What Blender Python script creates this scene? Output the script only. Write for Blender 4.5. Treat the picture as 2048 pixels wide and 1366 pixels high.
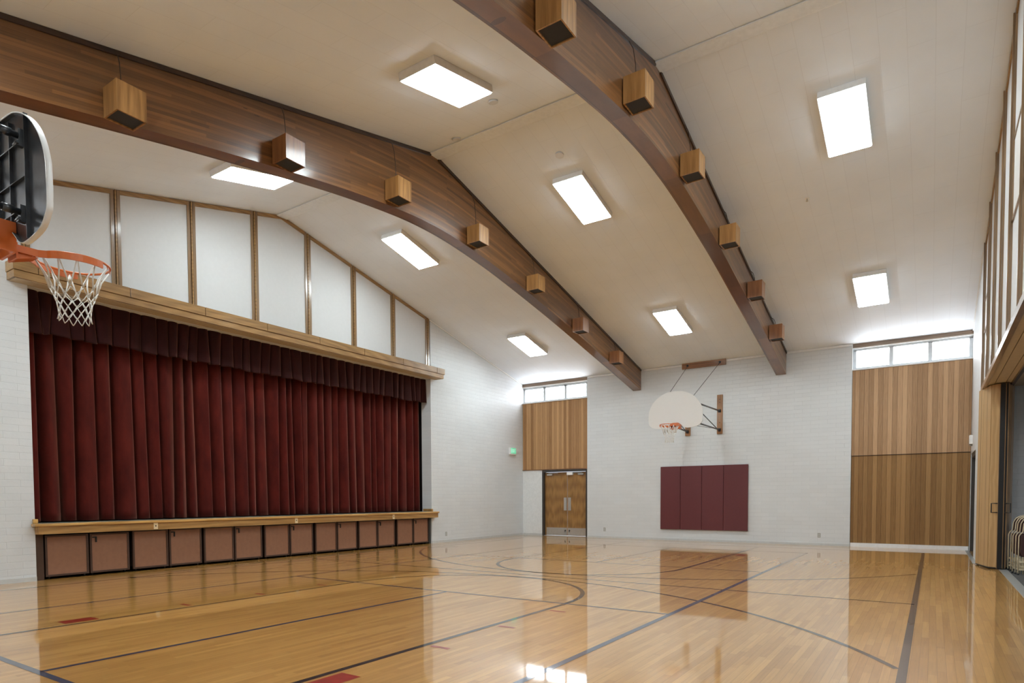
import bpy, bmesh, math, random
from mathutils import Vector, Matrix
random.seed(7)
for o in list(bpy.data.objects): bpy.data.objects.remove(o)
SC = bpy.context.scene
COL = SC.collection
# ------------------------------------------------------------------ camera
def cam_axes(yaw, pitch, roll):
    cy, sy, cp, sp = math.cos(yaw), math.sin(yaw), math.cos(pitch), math.sin(pitch)
    f = Vector((-sy*cp, cy*cp, sp)); r = Vector((cy, sy, 0)); u = r.cross(f)
    cr, sr = math.cos(roll), math.sin(roll)
    return cr*r+sr*u, -sr*r+cr*u, f
cd = bpy.data.cameras.new('camera'); cam = bpy.data.objects.new('camera', cd); COL.objects.link(cam)
r_, u_, f_ = cam_axes(0.586620112, -0.0372407411, -0.00403549412)
M = Matrix.Identity(4)
for i in range(3):
    M[i][0] = r_[i]; M[i][1] = u_[i]; M[i][2] = -f_[i]
M[0][3], M[1][3], M[2][3] = 11.8501672, -18.2761002, 1.29537830
cam.matrix_world = M
cd.sensor_width = 36.0; cd.lens = 1256.79432/2048*36
cd.shift_x = -6.4283/2048; cd.shift_y = 359.0168/2048
cd.clip_start = 0.05; cd.clip_end = 200
SC.camera = cam
# ------------------------------------------------------------------ world and exposure
w = bpy.data.worlds.new('sky'); SC.world = w; w.use_nodes = True
bg = w.node_tree.nodes['Background']; bg.inputs[0].default_value = (.82, .9, 1, 1); bg.inputs[1].default_value = 1.5
SC.view_settings.view_transform = 'Standard'; SC.view_settings.look = 'None'
SC.view_settings.gamma = 1; SC.view_settings.use_curve_mapping = False
SC.view_settings.exposure = 0.27
LAMP = 31.0      # ceiling lens emission
PANE = 10.0       # daylight in the frosted clerestory panes
# ------------------------------------------------------------------ room constants (metres)
W = 12.575; L = 19.09; YR = -9.545; H1 = 5.186; ZR = 7.414; SL = (ZR-H1)/9.545
def zc(y): return H1+SL*(-y) if y > YR else H1+SL*(y+L)
# ------------------------------------------------------------------ node helpers
def new_mat(name):
    m = bpy.data.materials.new(name); m.use_nodes = True
    nt = m.node_tree; b = nt.nodes['Principled BSDF']
    return m, nt, b
def N(nt, t, **kw):
    n = nt.nodes.new(t)
    for k, v in kw.items(): setattr(n, k, v)
    return n
def lk(nt, a, b): nt.links.new(a, b)
def val(nt, op, a, b=None, c=None):
    n = N(nt, 'ShaderNodeMath', operation=op)
    for i, x in enumerate((a, b, c)):
        if x is None: continue
        if isinstance(x, (int, float)): n.inputs[i].default_value = x
        else: lk(nt, x, n.inputs[i])
    return n.outputs[0]
def coords(nt, uv=False):
    t = N(nt, 'ShaderNodeTexCoord'); s = N(nt, 'ShaderNodeSeparateXYZ')
    lk(nt, t.outputs['UV' if uv else 'Object'], s.inputs[0]); return s.outputs
def comb(nt, x, y, z=0.0):
    c = N(nt, 'ShaderNodeCombineXYZ')
    for i, q in enumerate((x, y, z)):
        if isinstance(q, (int, float)): c.inputs[i].default_value = q
        else: lk(nt, q, c.inputs[i])
    return c.outputs[0]
def ramp(nt, fac, stops):
    r = N(nt, 'ShaderNodeValToRGB'); e = r.color_ramp.elements
    while len(e) < len(stops): e.new(.5)
    for i, (p, c) in enumerate(stops): e[i].position = p; e[i].color = (*c, 1)
    lk(nt, fac, r.inputs[0]); return r.outputs[0]
def noise(nt, vec, scale, detail=3, rough=.5):
    n = N(nt, 'ShaderNodeTexNoise'); lk(nt, vec, n.inputs['Vector'])
    n.inputs['Scale'].default_value = scale; n.inputs['Detail'].default_value = detail; n.inputs['Roughness'].default_value = rough
    return n.outputs['Fac']
def mixc(nt, fac, a, b, mode='MIX'):
    n = N(nt, 'ShaderNodeMix', data_type='RGBA', blend_type=mode)
    for i, x in ((0, fac), (6, a), (7, b)):
        if isinstance(x, (int, float)): n.inputs[i].default_value = x
        elif isinstance(x, tuple): n.inputs[i].default_value = (*x, 1)
        else: lk(nt, x, n.inputs[i])
    return n.outputs[2]
def bump(nt, b, h, strength=.3, dist=.005, inp='Normal'):
    n = N(nt, 'ShaderNodeBump'); n.inputs['Strength'].default_value = strength; n.inputs['Distance'].default_value = dist
    lk(nt, h, n.inputs['Height']); lk(nt, n.outputs[0], b.inputs[inp]); return n
def srgb(r, g, b):
    f = lambda c: ((c/255+.055)/1.055)**2.4 if c > 10 else c/255/12.92
    return (f(r), f(g), f(b))
def plain(name, col, rough=.6, metal=0, coat=0, emis=None, es=0, noise_amt=.04):
    m, nt, b = new_mat(name)
    c = coords(nt); v = comb(nt, *c)
    n = noise(nt, v, 14, 4)
    f = lambda k: tuple(max(0, min(1, q*k)) for q in col)
    lk(nt, ramp(nt, n, [(.3, f(1-noise_amt)), (.7, f(1+noise_amt))]), b.inputs['Base Color'])
    b.inputs['Roughness'].default_value = rough; b.inputs['Metallic'].default_value = metal
    b.inputs['Coat Weight'].default_value = coat; b.inputs['Coat Roughness'].default_value = .15
    if emis:
        b.inputs['Emission Color'].default_value = (*emis, 1); b.inputs['Emission Strength'].default_value = es
    return m
# ------------------------------------------------------------------ materials
def brick_wall(name, axis, base=(.70, .72, .735)):
    m, nt, b = new_mat(name); c = coords(nt)
    v = comb(nt, c[1] if axis == 'x' else c[0], c[2])
    t = N(nt, 'ShaderNodeTexBrick'); lk(nt, v, t.inputs['Vector'])
    t.inputs['Scale'].default_value = 1; t.inputs['Brick Width'].default_value = .405; t.inputs['Row Height'].default_value = .1065
    t.inputs['Mortar Size'].default_value = .0045; t.inputs['Mortar Smooth'].default_value = .6; t.inputs['Bias'].default_value = 0
    t.inputs['Color1'].default_value = (*base, 1); t.inputs['Color2'].default_value = (base[0]*.965, base[1]*.965, base[2]*.965, 1)
    t.inputs['Mortar'].default_value = (base[0]*.91, base[1]*.91, base[2]*.91, 1)
    v3 = comb(nt, *c); n = noise(nt, v3, 1.3, 4)
    lk(nt, mixc(nt, 1.0, t.outputs['Color'], ramp(nt, n, [(.3, (.955,)*3), (.7, (1, 1, 1))]), 'MULTIPLY'), b.inputs['Base Color'])
    h = val(nt, 'ADD', val(nt, 'MULTIPLY', t.outputs['Fac'], -1.0), val(nt, 'MULTIPLY', noise(nt, v3, 22, 4), .35))
    bump(nt, b, h, .5, .006)
    b.inputs['Roughness'].default_value = .42; b.inputs['Specular IOR Level'].default_value = .4
    return m
def tile_ceiling(name):
    m, nt, b = new_mat(name); c = coords(nt)
    v = comb(nt, c[1], c[0])
    t = N(nt, 'ShaderNodeTexBrick'); lk(nt, v, t.inputs['Vector'])
    t.inputs['Scale'].default_value = 1; t.inputs['Brick Width'].default_value = 1.2; t.inputs['Row Height'].default_value = .31
    t.inputs['Mortar Size'].default_value = .003; t.inputs['Mortar Smooth'].default_value = .5
    t.inputs['Color1'].default_value = (.83, .885, .95, 1); t.inputs['Color2'].default_value = (.82, .875, .94, 1)
    t.inputs['Mortar'].default_value = (.73, .775, .83, 1)
    n = noise(nt, comb(nt, *c), 1.1, 3)
    lk(nt, mixc(nt, 1.0, t.outputs['Color'], ramp(nt, n, [(.3, (.95,)*3), (.7, (1, 1, 1))]), 'MULTIPLY'), b.inputs['Base Color'])
    h = val(nt, 'ADD', val(nt, 'MULTIPLY', t.outputs['Fac'], -1.0), val(nt, 'MULTIPLY', noise(nt, comb(nt, *c), 60, 2), .25))
    bump(nt, b, h, .25, .004); b.inputs['Roughness'].default_value = .6
    return m
def wood(name, dark, light, grain='z', scale=1.0, rough=.35, coat=.4, across=26, detail_bump=.08, uv=False, contrast=1.0):
    m, nt, b = new_mat(name); c = coords(nt, uv)
    k = dict(x=0, y=1, z=2)[grain]
    q = [val(nt, 'MULTIPLY', c[i], (1.4 if i == k else across)*scale) for i in range(3)]
    v = comb(nt, *q)
    n1 = noise(nt, v, 1.0, 6, .62)
    q2 = [val(nt, 'MULTIPLY', c[i], (.7 if i == k else 5)*scale) for i in range(3)]
    n2 = noise(nt, comb(nt, *q2), 1.0, 3)
    wv = N(nt, 'ShaderNodeTexWave', wave_type='RINGS'); lk(nt, comb(nt, *q2), wv.inputs['Vector'])
    wv.inputs['Scale'].default_value = .9; wv.inputs['Distortion'].default_value = 5; wv.inputs['Detail'].default_value = 3
    f = val(nt, 'ADD', val(nt, 'MULTIPLY', n1, .62), val(nt, 'ADD', val(nt, 'MULTIPLY', n2, .24), val(nt, 'MULTIPLY', wv.outputs['Fac'], .14)))
    colr = ramp(nt, f, [(.5-.17/contrast, dark), (.5+.17/contrast, light)])
    lk(nt, colr, b.inputs['Base Color'])
    bump(nt, b, n1, detail_bump, .003)
    b.inputs['Roughness'].default_value = rough; b.inputs['Coat Weight'].default_value = coat; b.inputs['Coat Roughness'].default_value = .12
    return m
def board_panel(name, axis, pitch, dark, light, off=0.0):
    """vertical tongue and groove boards; axis is the horizontal coordinate"""
    m, nt, b = new_mat(name); c = coords(nt); h = c[0] if axis == 'x' else c[1]
    t = val(nt, 'DIVIDE', val(nt, 'ADD', h, off), pitch); i = val(nt, 'FLOOR', t); fr = val(nt, 'FRACT', t)
    wn = N(nt, 'ShaderNodeTexWhiteNoise', noise_dimensions='1D'); lk(nt, i, wn.inputs['W'])
    rnd = wn.outputs['Value']
    v = comb(nt, val(nt, 'MULTIPLY', h, 60), val(nt, 'MULTIPLY', rnd, 40), val(nt, 'ADD', val(nt, 'MULTIPLY', c[2], 1.6), val(nt, 'MULTIPLY', rnd, 30)))
    n1 = noise(nt, v, 1.0, 6, .6)
    v2 = comb(nt, val(nt, 'MULTIPLY', fr, 1.2), val(nt, 'MULTIPLY', rnd, 17), val(nt, 'MULTIPLY', c[2], .9))
    wv = N(nt, 'ShaderNodeTexWave', wave_type='BANDS', bands_direction='X'); lk(nt, v2, wv.inputs['Vector'])
    wv.inputs['Scale'].default_value = 1.6; wv.inputs['Distortion'].default_value = 7; wv.inputs['Detail'].default_value = 2; wv.inputs['Detail Scale'].default_value = 1.2
    f = val(nt, 'ADD', val(nt, 'MULTIPLY', n1, .36), val(nt, 'ADD', val(nt, 'MULTIPLY', rnd, .36), val(nt, 'MULTIPLY', wv.outputs['Fac'], .28)))
    col = ramp(nt, f, [(.25, dark), (.75, light)])
    ed = val(nt, 'MINIMUM', fr, val(nt, 'SUBTRACT', 1.0, fr)); g = val(nt, 'LESS_THAN', ed, .035)
    col = mixc(nt, val(nt, 'MULTIPLY', g, .62), col, (dark[0]*.25, dark[1]*.25, dark[2]*.25))
    lk(nt, col, b.inputs['Base Color'])
    bump(nt, b, val(nt, 'ADD', val(nt, 'MULTIPLY', g, -1.0), val(nt, 'MULTIPLY', n1, .1)), .5, .004)
    b.inputs['Roughness'].default_value = .6; b.inputs['Specular IOR Level'].default_value = .3
    return m
def floor_finish(nt, b):
    """the varnish that floor boards and painted court lines share"""
    c = coords(nt)
    n = noise(nt, comb(nt, val(nt, 'MULTIPLY', c[0], 1), val(nt, 'MULTIPLY', c[1], 1), 0.0), 2.6, 3)
    n2 = noise(nt, comb(nt, val(nt, 'MULTIPLY', c[0], 30), val(nt, 'MULTIPLY', c[1], 5), 0.0), 1.0, 3)
    b.inputs['Roughness'].default_value = .35
    b.inputs['Specular IOR Level'].default_value = .3
    b.inputs['Coat Weight'].default_value = 1.0; b.inputs['Coat IOR'].default_value = 1.5
    rr = val(nt, 'ADD', .022, val(nt, 'MULTIPLY', n2, .035))
    lk(nt, rr, b.inputs['Coat Roughness'])
    bn = N(nt, 'ShaderNodeBump'); bn.inputs['Strength'].default_value = .05; bn.inputs['Distance'].default_value = .004
    lk(nt, val(nt, 'ADD', val(nt, 'MULTIPLY', n, .8), val(nt, 'MULTIPLY', n2, .1)), bn.inputs['Height']); lk(nt, bn.outputs[0], b.inputs['Coat Normal'])
def floor_mat():
    m, nt, b = new_mat('maple_strip_floor'); c = coords(nt)
    def br(wd, col1, col2, mort):
        t = N(nt, 'ShaderNodeTexBrick'); t.offset = .37; t.offset_frequency = 2; t.squash = 1
        lk(nt, comb(nt, val(nt, 'ADD', c[1], val(nt, 'MULTIPLY', val(nt, 'FLOOR', val(nt, 'DIVIDE', c[0], .1144)), .417)), c[0]), t.inputs['Vector'])
        t.inputs['Scale'].default_value = 1; t.inputs['Brick Width'].default_value = wd; t.inputs['Row Height'].default_value = .0572
        t.inputs['Mortar Size'].default_value = .0007; t.inputs['Mortar Smooth'].default_value = .3
        for nme, cc in (('Color1', col1), ('Color2', col2), ('Mortar', mort)): t.inputs[nme].default_value = (*cc, 1)
        return t
    t = br(.86, srgb(213, 162, 90), srgb(194, 141, 73), srgb(120, 80, 42))
    v = comb(nt, val(nt, 'MULTIPLY', c[0], 60), val(nt, 'MULTIPLY', c[1], 2.2), 0.0)
    n1 = noise(nt, v, 1.0, 5, .6)
    col = mixc(nt, 1.0, t.outputs['Color'], ramp(nt, n1, [(.25, (.84, .82, .78)), (.7, (1.04, 1.03, 1.0))]), 'MULTIPLY')
    row = val(nt, 'FLOOR', val(nt, 'DIVIDE', c[0], .0572))
    seg = val(nt, 'FLOOR', val(nt, 'DIVIDE', val(nt, 'ADD', c[1], val(nt, 'MULTIPLY', row, .317)), .95))
    wn = N(nt, 'ShaderNodeTexWhiteNoise', noise_dimensions='2D'); lk(nt, comb(nt, row, seg), wn.inputs['Vector'])
    col = mixc(nt, 1.0, col, ramp(nt, wn.outputs['Value'], [(0, (.85, .81, .75)), (.14, (.94, .92, .89)), (.8, (1, 1, 1)), (1, (1.07, 1.06, 1.04))]), 'MULTIPLY')
    n3 = noise(nt, comb(nt, *c), .35, 3)
    col = mixc(nt, 1.0, col, ramp(nt, n3, [(.3, (.94, .93, .92)), (.7, (1.03, 1.03, 1.03))]), 'MULTIPLY')
    lk(nt, col, b.inputs['Base Color']); floor_finish(nt, b)
    return m
def line_mat(name, col):
    m, nt, b = new_mat(name); c = coords(nt)
    n = noise(nt, comb(nt, *c), 9, 4)
    lk(nt, ramp(nt, n, [(.3, tuple(q*.8 for q in col)), (.7, tuple(q*1.2 for q in col))]), b.inputs['Base Color'])
    floor_finish(nt, b); return m
def glulam():
    m, nt, b = new_mat('varnished_glulam'); c = coords(nt, True)
    def lam(wd, a, bb, mo):
        t = N(nt, 'ShaderNodeTexBrick'); t.offset = .43; t.offset_frequency = 2
        lk(nt, comb(nt, c[0], c[1]), t.inputs['Vector'])
        t.inputs['Scale'].default_value = 1; t.inputs['Brick Width'].default_value = wd; t.inputs['Row Height'].default_value = .038
        t.inputs['Mortar Size'].default_value = .0008; t.inputs['Mortar Smooth'].default_value = .5
        for nme, cc in (('Color1', a), ('Color2', bb), ('Mortar', mo)): t.inputs[nme].default_value = (*cc, 1)
        return t.outputs['Color']
    base = lam(2.3, srgb(132, 90, 52), srgb(100, 66, 37), srgb(80, 52, 30))
    row = val(nt, 'FLOOR', val(nt, 'DIVIDE', c[1], .038))
    seg = val(nt, 'FLOOR', val(nt, 'DIVIDE', val(nt, 'ADD', c[0], val(nt, 'MULTIPLY', row, .71)), 1.9))
    wn = N(nt, 'ShaderNodeTexWhiteNoise', noise_dimensions='2D'); lk(nt, comb(nt, row, seg), wn.inputs['Vector'])
    col = mixc(nt, 1.0, base, ramp(nt, wn.outputs['Value'], [(0, (.78, .76, .74)), (.5, (1, 1, 1)), (1, (1.28, 1.24, 1.12))]), 'MULTIPLY')
    n1 = noise(nt, comb(nt, val(nt, 'MULTIPLY', c[0], 1.6), val(nt, 'MULTIPLY', c[1], 55), val(nt, 'MULTIPLY', c[2], 55)), 1.0, 5, .6)
    col = mixc(nt, 1.0, col, ramp(nt, n1, [(.25, (.74, .72, .70)), (.7, (1.08, 1.06, 1.04))]), 'MULTIPLY')
    vo = N(nt, 'ShaderNodeTexVoronoi'); lk(nt, comb(nt, val(nt, 'MULTIPLY', c[0], 1.1), val(nt, 'MULTIPLY', c[1], 4.2), c[2]), vo.inputs['Vector']); vo.inputs['Scale'].default_value = 1.0
    kn = val(nt, 'LESS_THAN', vo.outputs['Distance'], .05)
    col = mixc(nt, val(nt, 'MULTIPLY', kn, .55), col, (.03, .014, .008))
    lk(nt, col, b.inputs['Base Color']); bump(nt, b, n1, .06, .003)
    b.inputs['Roughness'].default_value = .34; b.inputs['Coat Weight'].default_value = .7; b.inputs['Coat Roughness'].default_value = .13
    return m
def velvet(name, dark, light):
    m, nt, b = new_mat(name); c = coords(nt)
    n = noise(nt, comb(nt, val(nt, 'MULTIPLY', c[1], 3), val(nt, 'MULTIPLY', c[2], .9), 0.0), 1.4, 5, .6)
    lk(nt, ramp(nt, n, [(.3, dark), (.7, light)]), b.inputs['Base Color'])
    b.inputs['Roughness'].default_value = .9; b.inputs['Specular IOR Level'].default_value = .15
    b.inputs['Sheen Weight'].default_value = .6; b.inputs['Sheen Roughness'].default_value = .35
    b.inputs['Sheen Tint'].default_value = (.9, .42, .3, 1)
    bump(nt, b, noise(nt, comb(nt, *c), 120, 2), .1, .002)
    return m
def carpet_mat():
    m, nt, b = new_mat('charcoal_carpet'); c = coords(nt)
    n = noise(nt, comb(nt, *c), 150, 3)
    lk(nt, ramp(nt, n, [(.3, (.035, .033, .034)), (.7, (.11, .105, .10))]), b.inputs['Base Color'])
    bump(nt, b, n, .5, .004); b.inputs['Roughness'].default_value = .95; return m
def lens_mat(name, col, strength):
    m, nt, b = new_mat(name); c = coords(nt)
    s = val(nt, 'SINE', val(nt, 'MULTIPLY', c[0], 22))
    e = val(nt, 'ADD', strength, val(nt, 'MULTIPLY', s, strength*.08))
    b.inputs['Base Color'].default_value = (.8, .8, .8, 1); b.inputs['Roughness'].default_value = .3
    b.inputs['Emission Color'].default_value = (*col, 1); lk(nt, e, b.inputs['Emission Strength'])
    return m
def pane_mat():
    m, nt, b = new_mat('frosted_daylit_glass'); c = coords(nt)
    n = noise(nt, comb(nt, *c), 1.5, 2)
    b.inputs['Base Color'].default_value = (.85, .88, .9, 1); b.inputs['Roughness'].default_value = .12
    lk(nt, ramp(nt, n, [(.3, (.88, .94, 1)), (.7, (.94, .97, 1))]), b.inputs['Emission Color'])
    b.inputs['Emission Strength'].default_value = PANE
    return m
MT = {}
MT['brick_x'] = brick_wall('white_brick_gable', 'x'); MT['brick_y'] = brick_wall('white_brick_end', 'y')
MT['ceil'] = tile_ceiling('painted_ceiling_tile')
MT['ceilwhite'] = plain('ceiling_white', (.80, .85, .90), .6)
MT['disc'] = plain('grey_disc', (.68, .70, .72), .6)
MT['white'] = plain('white_paint', (.80, .80, .79), .45)
MT['warmwhite'] = plain('white_fabric_panel', (.64, .645, .65), .75, noise_amt=.015)
MT['glulam'] = glulam()
MT['darktrim'] = wood('dark_stained_trim', srgb(42, 26, 16), srgb(66, 42, 27), 'y', 1, .4, .3)
MT['oak_box'] = wood('oak_speaker_cabinet', srgb(122, 82, 42), srgb(186, 138, 82), 'z', 1, .4, .4, 30)
MT['oak_box_red'] = wood('oak_speaker_cabinet_red', srgb(104, 64, 38), srgb(158, 106, 64), 'z', 1, .4, .4, 30)
MT['oak_trim'] = wood('oak_trim_y', srgb(128, 96, 58), srgb(172, 134, 84), 'y', 1, .45, .3, 24)
MT['oak_stile'] = wood('oak_stile_z', srgb(112, 88, 62), srgb(152, 122, 88), 'z', 1, .35, .4, 24)
MT['oak_nose'] = wood('oak_stage_edge', srgb(168, 124, 62), srgb(222, 178, 108), 'y', 1, .3, .5, 20)
MT['oak_apron'] = wood('oak_stage_apron', srgb(146, 106, 56), srgb(190, 148, 88), 'y', .8, .4, .3, 18)
MT['oak_y'] = wood('oak_backboard_mount', srgb(122, 82, 46), srgb(170, 120, 74), 'z', 1, .45, .2)
MT['oak_h'] = wood('oak_rod_mount', srgb(118, 78, 46), srgb(160, 112, 72), 'x', 1, .45, .2)
MT['oak_grey'] = wood('weathered_oak_strip', srgb(112, 92, 76), srgb(150, 128, 108), 'x', 1, .5, .1)
MT['grille'] = plain('black_speaker_cloth', (.03, .03, .034), .8)
MT['black'] = plain('black_metal', (.012, .012, .013), .45)
MT['blackpaint'] = plain('black_painted_steel', (.028, .031, .036), .34, 0, .3, noise_amt=.4)
MT['boards_hi'] = board_panel('cedar_boards_upper', 'x', .1035, srgb(150, 116, 84), srgb(206, 168, 130))
MT['boards_lo'] = board_panel('cedar_boards_lower', 'x', .1035, srgb(126, 92, 54), srgb(178, 138, 90))
MT['boards_l'] = board_panel('cedar_boards_left', 'x', .0915, srgb(138, 98, 62), srgb(200, 158, 112), .02)
MT['floor'] = floor_mat()
MT['line_black'] = line_mat('black_court_paint', (.011, .009, .010))
MT['line_blue'] = line_mat('blue_court_paint', srgb(52, 62, 84))
MT['line_red'] = line_mat('red_court_paint', srgb(158, 44, 30))
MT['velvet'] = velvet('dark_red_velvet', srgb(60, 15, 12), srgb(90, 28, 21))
MT['velvet_shaded'] = velvet('shaded_velvet_valance', srgb(38, 13, 13), srgb(52, 19, 18))  # same cloth as the curtain, header shade put into a darker colour
MT['stagefloor'] = plain('grey_stage_boards', srgb(128, 132, 120), .5)
MT['cartpanel'] = plain('brown_hardboard', srgb(146, 104, 80), .48, noise_amt=.06)
MT['cartframe'] = plain('dark_brown_angle_iron', srgb(72, 48, 36), .5)
MT['void'] = plain('dark_understage', srgb(30, 18, 14), .8)
MT['brownside'] = plain('brown_stage_side', srgb(70, 46, 30), .6)
MT['ivory'] = plain('ivory_plastic', srgb(226, 204, 164), .4)
MT['greyplate'] = plain('grey_outlet_plate', srgb(164, 163, 157), .45)
MT['lens'] = lens_mat('lit_fixture_lens', (.85, .965, 1), LAMP)
MT['fixture'] = plain('white_enamel', (.83, .83, .82), .4)
MT['pane'] = pane_mat()
MT['alu'] = plain('grey_painted_sash', srgb(196, 200, 203), .4)
MT['steel'] = plain('brushed_steel', (.55, .53, .5), .35, .9)
MT['threshold'] = plain('ribbed_aluminium', (.5, .5, .49), .4, .7)
MT['doorwood'] = wood('oak_veneer_door', srgb(118, 82, 38), srgb(168, 124, 66), 'z', 1.2, .35, .3, 28)
MT['doorframe'] = plain('dark_grey_door_frame', srgb(62, 56, 52), .45)
MT['greydoor'] = plain('dark_grey_door', srgb(66, 66, 64), .5)
MT['pad'] = plain('maroon_vinyl', srgb(98, 42, 46), .42, noise_amt=.03)
MT['boardwhite'] = plain('white_backboard_enamel', (.80, .80, .79), .3, noise_amt=.005)
MT['orange'] = plain('orange_rim_paint', srgb(206, 104, 40), .35, 0, .3)
MT['net'] = plain('white_net_cord', (.76, .74, .70), .8)
MT['zinc'] = plain('zinc_bolt', (.42, .42, .43), .35, .9)
MT['vinylwood'] = board_panel('woodgrain_vinyl', 'y', .31, srgb(176, 142, 98), srgb(204, 170, 124), .1)
MT['vinyldark'] = wood('shaded_woodgrain_vinyl', srgb(132, 100, 66), srgb(164, 130, 90), 'z', 1, .4, .2)
MT['soffit'] = plain('beige_soffit', srgb(196, 180, 154), .6)
MT['carpet'] = carpet_mat()
MT['chairframe'] = plain('beige_chair_tube', srgb(206, 190, 160), .35)
MT['chairpad'] = plain('brown_chair_vinyl', srgb(62, 36, 34), .45)
MT['plaster'] = plain('white_plaster', (.76, .77, .77), .4)
MT['green'] = plain('green_exit_lens', srgb(90, 190, 150), .4, 0, 0, (.1, .8, .45), .35)
MT['greenletter'] = plain('pale_exit_letters', (.75, .9, .82), .4, 0, 0, (.7, 1, .85), .5)
MT['base'] = plain('grey_white_baseboard', srgb(196, 198, 198), .5)
MT['whitebase'] = plain('bright_white_baseboard', (.85, .85, .86), .4)
# ------------------------------------------------------------------ mesh helpers
def link(name, bm, mats, parent=None, smooth=False):
    me = bpy.data.meshes.new(name); bmesh.ops.recalc_face_normals(bm, faces=bm.faces); bm.to_mesh(me); bm.free()
    o = bpy.data.objects.new(name, me)
    for m in (mats if isinstance(mats, (list, tuple)) else [mats]): me.materials.append(MT[m] if isinstance(m, str) else m)
    if smooth:
        for p in me.polygons: p.use_smooth = True
    COL.objects.link(o)
    if parent: o.parent = parent
    return o
def tag(o, label, cat, group=None, kind=None):
    if label: o['label'] = label
    if cat: o['category'] = cat
    if group: o['group'] = group
    if kind: o['kind'] = kind
    return o
def struct(o): o['kind'] = 'structure'; return o
def empty(name, loc=(0, 0, 0), rot=(0, 0, 0)):
    o = bpy.data.objects.new(name, None); o.empty_display_size = .1; COL.objects.link(o)
    o.location = loc; o.rotation_euler = rot; return o
def box(bm, x0, x1, y0, y1, z0, z1, mi=0):
    v = [bm.verts.new((x, y, z)) for x in (x0, x1) for y in (y0, y1) for z in (z0, z1)]
    for f in ((0, 1, 3, 2), (4, 6, 7, 5), (0, 4, 5, 1), (2, 3, 7, 6), (0, 2, 6, 4), (1, 5, 7, 3)):
        bm.faces.new([v[i] for i in f]).material_index = mi
    return v
def prism(bm, pts, axis, a, b, mi=0):
    """pts: 2D polygon; axis 'x': pts are (y,z); 'y': (x,z); 'z': (x,y)"""
    def P(p, t): return (t, p[0], p[1]) if axis == 'x' else (p[0], t, p[1]) if axis == 'y' else (p[0], p[1], t)
    A = [bm.verts.new(P(p, a)) for p in pts]; B = [bm.verts.new(P(p, b)) for p in pts]; n = len(pts)
    bm.faces.new(A).material_index = mi; bm.faces.new(B[::-1]).material_index = mi
    for i in range(n): bm.faces.new((A[i], B[i], B[(i+1) % n], A[(i+1) % n])).material_index = mi
def bevel(bm, w, seg=2):
    bmesh.ops.bevel(bm, geom=list(bm.edges), offset=w, segments=seg, affect='EDGES', profile=.7)
def tube(bm, pts, r, n=8, closed=False, mi=0):
    pts = [Vector(p) for p in pts]; k = len(pts); rings = []
    prev = None
    for i, p in enumerate(pts):
        a = pts[(i-1) % k] if (closed or i > 0) else p; c = pts[(i+1) % k] if (closed or i < k-1) else p
        d = (c-a).normalized()
        if prev is None:
            ref = Vector((0, 0, 1)) if abs(d.z) < .9 else Vector((1, 0, 0)); u = d.cross(ref).normalized()
        else:
            u = (prev-d*prev.dot(d)).normalized()
        prev = u; v = d.cross(u)
        rings.append([bm.verts.new(p+r*(math.cos(t)*u+math.sin(t)*v)) for t in [2*math.pi*j/n for j in range(n)]])
    m = k if closed else k-1
    for i in range(m):
        A, B = rings[i], rings[(i+1) % k]
        sh = 0
        if closed and i == k-1:
            sh = min(range(n), key=lambda s: (A[0].co-B[s].co).length)
        for j in range(n):
            f = bm.faces.new((A[j], A[(j+1) % n], B[(j+1+sh) % n], B[(j+sh) % n])); f.material_index = mi; f.smooth = True
    if not closed:
        bm.faces.new(rings[0][::-1]).material_index = mi; bm.faces.new(rings[-1]).material_index = mi
def nb(): return bmesh.new()
def bxo(name, dims, mat, parent=None, bev=0):
    bm = nb(); box(bm, *dims)
    if bev: bevel(bm, bev)
    return link(name, bm, mat, parent)
# ------------------------------------------------------------------ floor and court markings
T = .3
fl = struct(bxo('floor', (-2.3, 12.83, -L-.3, .3, -.2, 0), 'floor'))
ZL = .0012
def strip_line(bm, pts, wd, closed=False):
    pts = [Vector((p[0], p[1], 0)) for p in pts]; k = len(pts); Lv = []; Rv = []
    for i, p in enumerate(pts):
        a = pts[(i-1) % k] if (closed or i > 0) else p; c = pts[(i+1) % k] if (closed or i < k-1) else p
        d = (c-a).normalized(); nrm = Vector((-d.y, d.x, 0))*wd/2
        Lv.append(bm.verts.new((p.x+nrm.x, p.y+nrm.y, ZL))); Rv.append(bm.verts.new((p.x-nrm.x, p.y-nrm.y, ZL)))
    for i in range(k if closed else k-1):
        j = (i+1) % k; bm.faces.new((Rv[i], Rv[j], Lv[j], Lv[i]))
def arc(cx, cy, r, a0, a1, n=72): return [(cx+r*math.cos(math.radians(a0+(a1-a0)*i/n)), cy+r*math.sin(math.radians(a0+(a1-a0)*i/n))) for i in range(n+1)]
def marking(name, lines, mat, wd=.05):
    bm = nb()
    for ln in lines: strip_line(bm, ln, wd)
    return link(name, bm, mat, fl)
XS0, XS1, YE0, YE1, XC = .85, 11.685, -1.27, -17.82, 6.285
marking('basketball_sideline', [[(XS0, YE0), (XS0, YE1)]], 'line_black')
marking('basketball_sideline', [[(XS1, YE0+.025), (XS1, YE1)]], 'line_black', .062)
marking('basketball_baseline', [[(XS0, YE0), (XS1, YE0)]], 'line_black', .04)
marking('basketball_baseline', [[(XS0, YE1), (XS1, YE1)]], 'line_black')
marking('halfcourt_line', [[(XS0, -9.42), (XS1, -9.42)]], 'line_black', .045)
ZL = .0014
marking('key_outline', [[(4.445, YE1), (4.445, -11.59)]+arc(XC, -11.59, 1.85, 180, 0)+[(8.145, -11.59), (8.145, YE1)]], 'line_black', .06)
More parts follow.
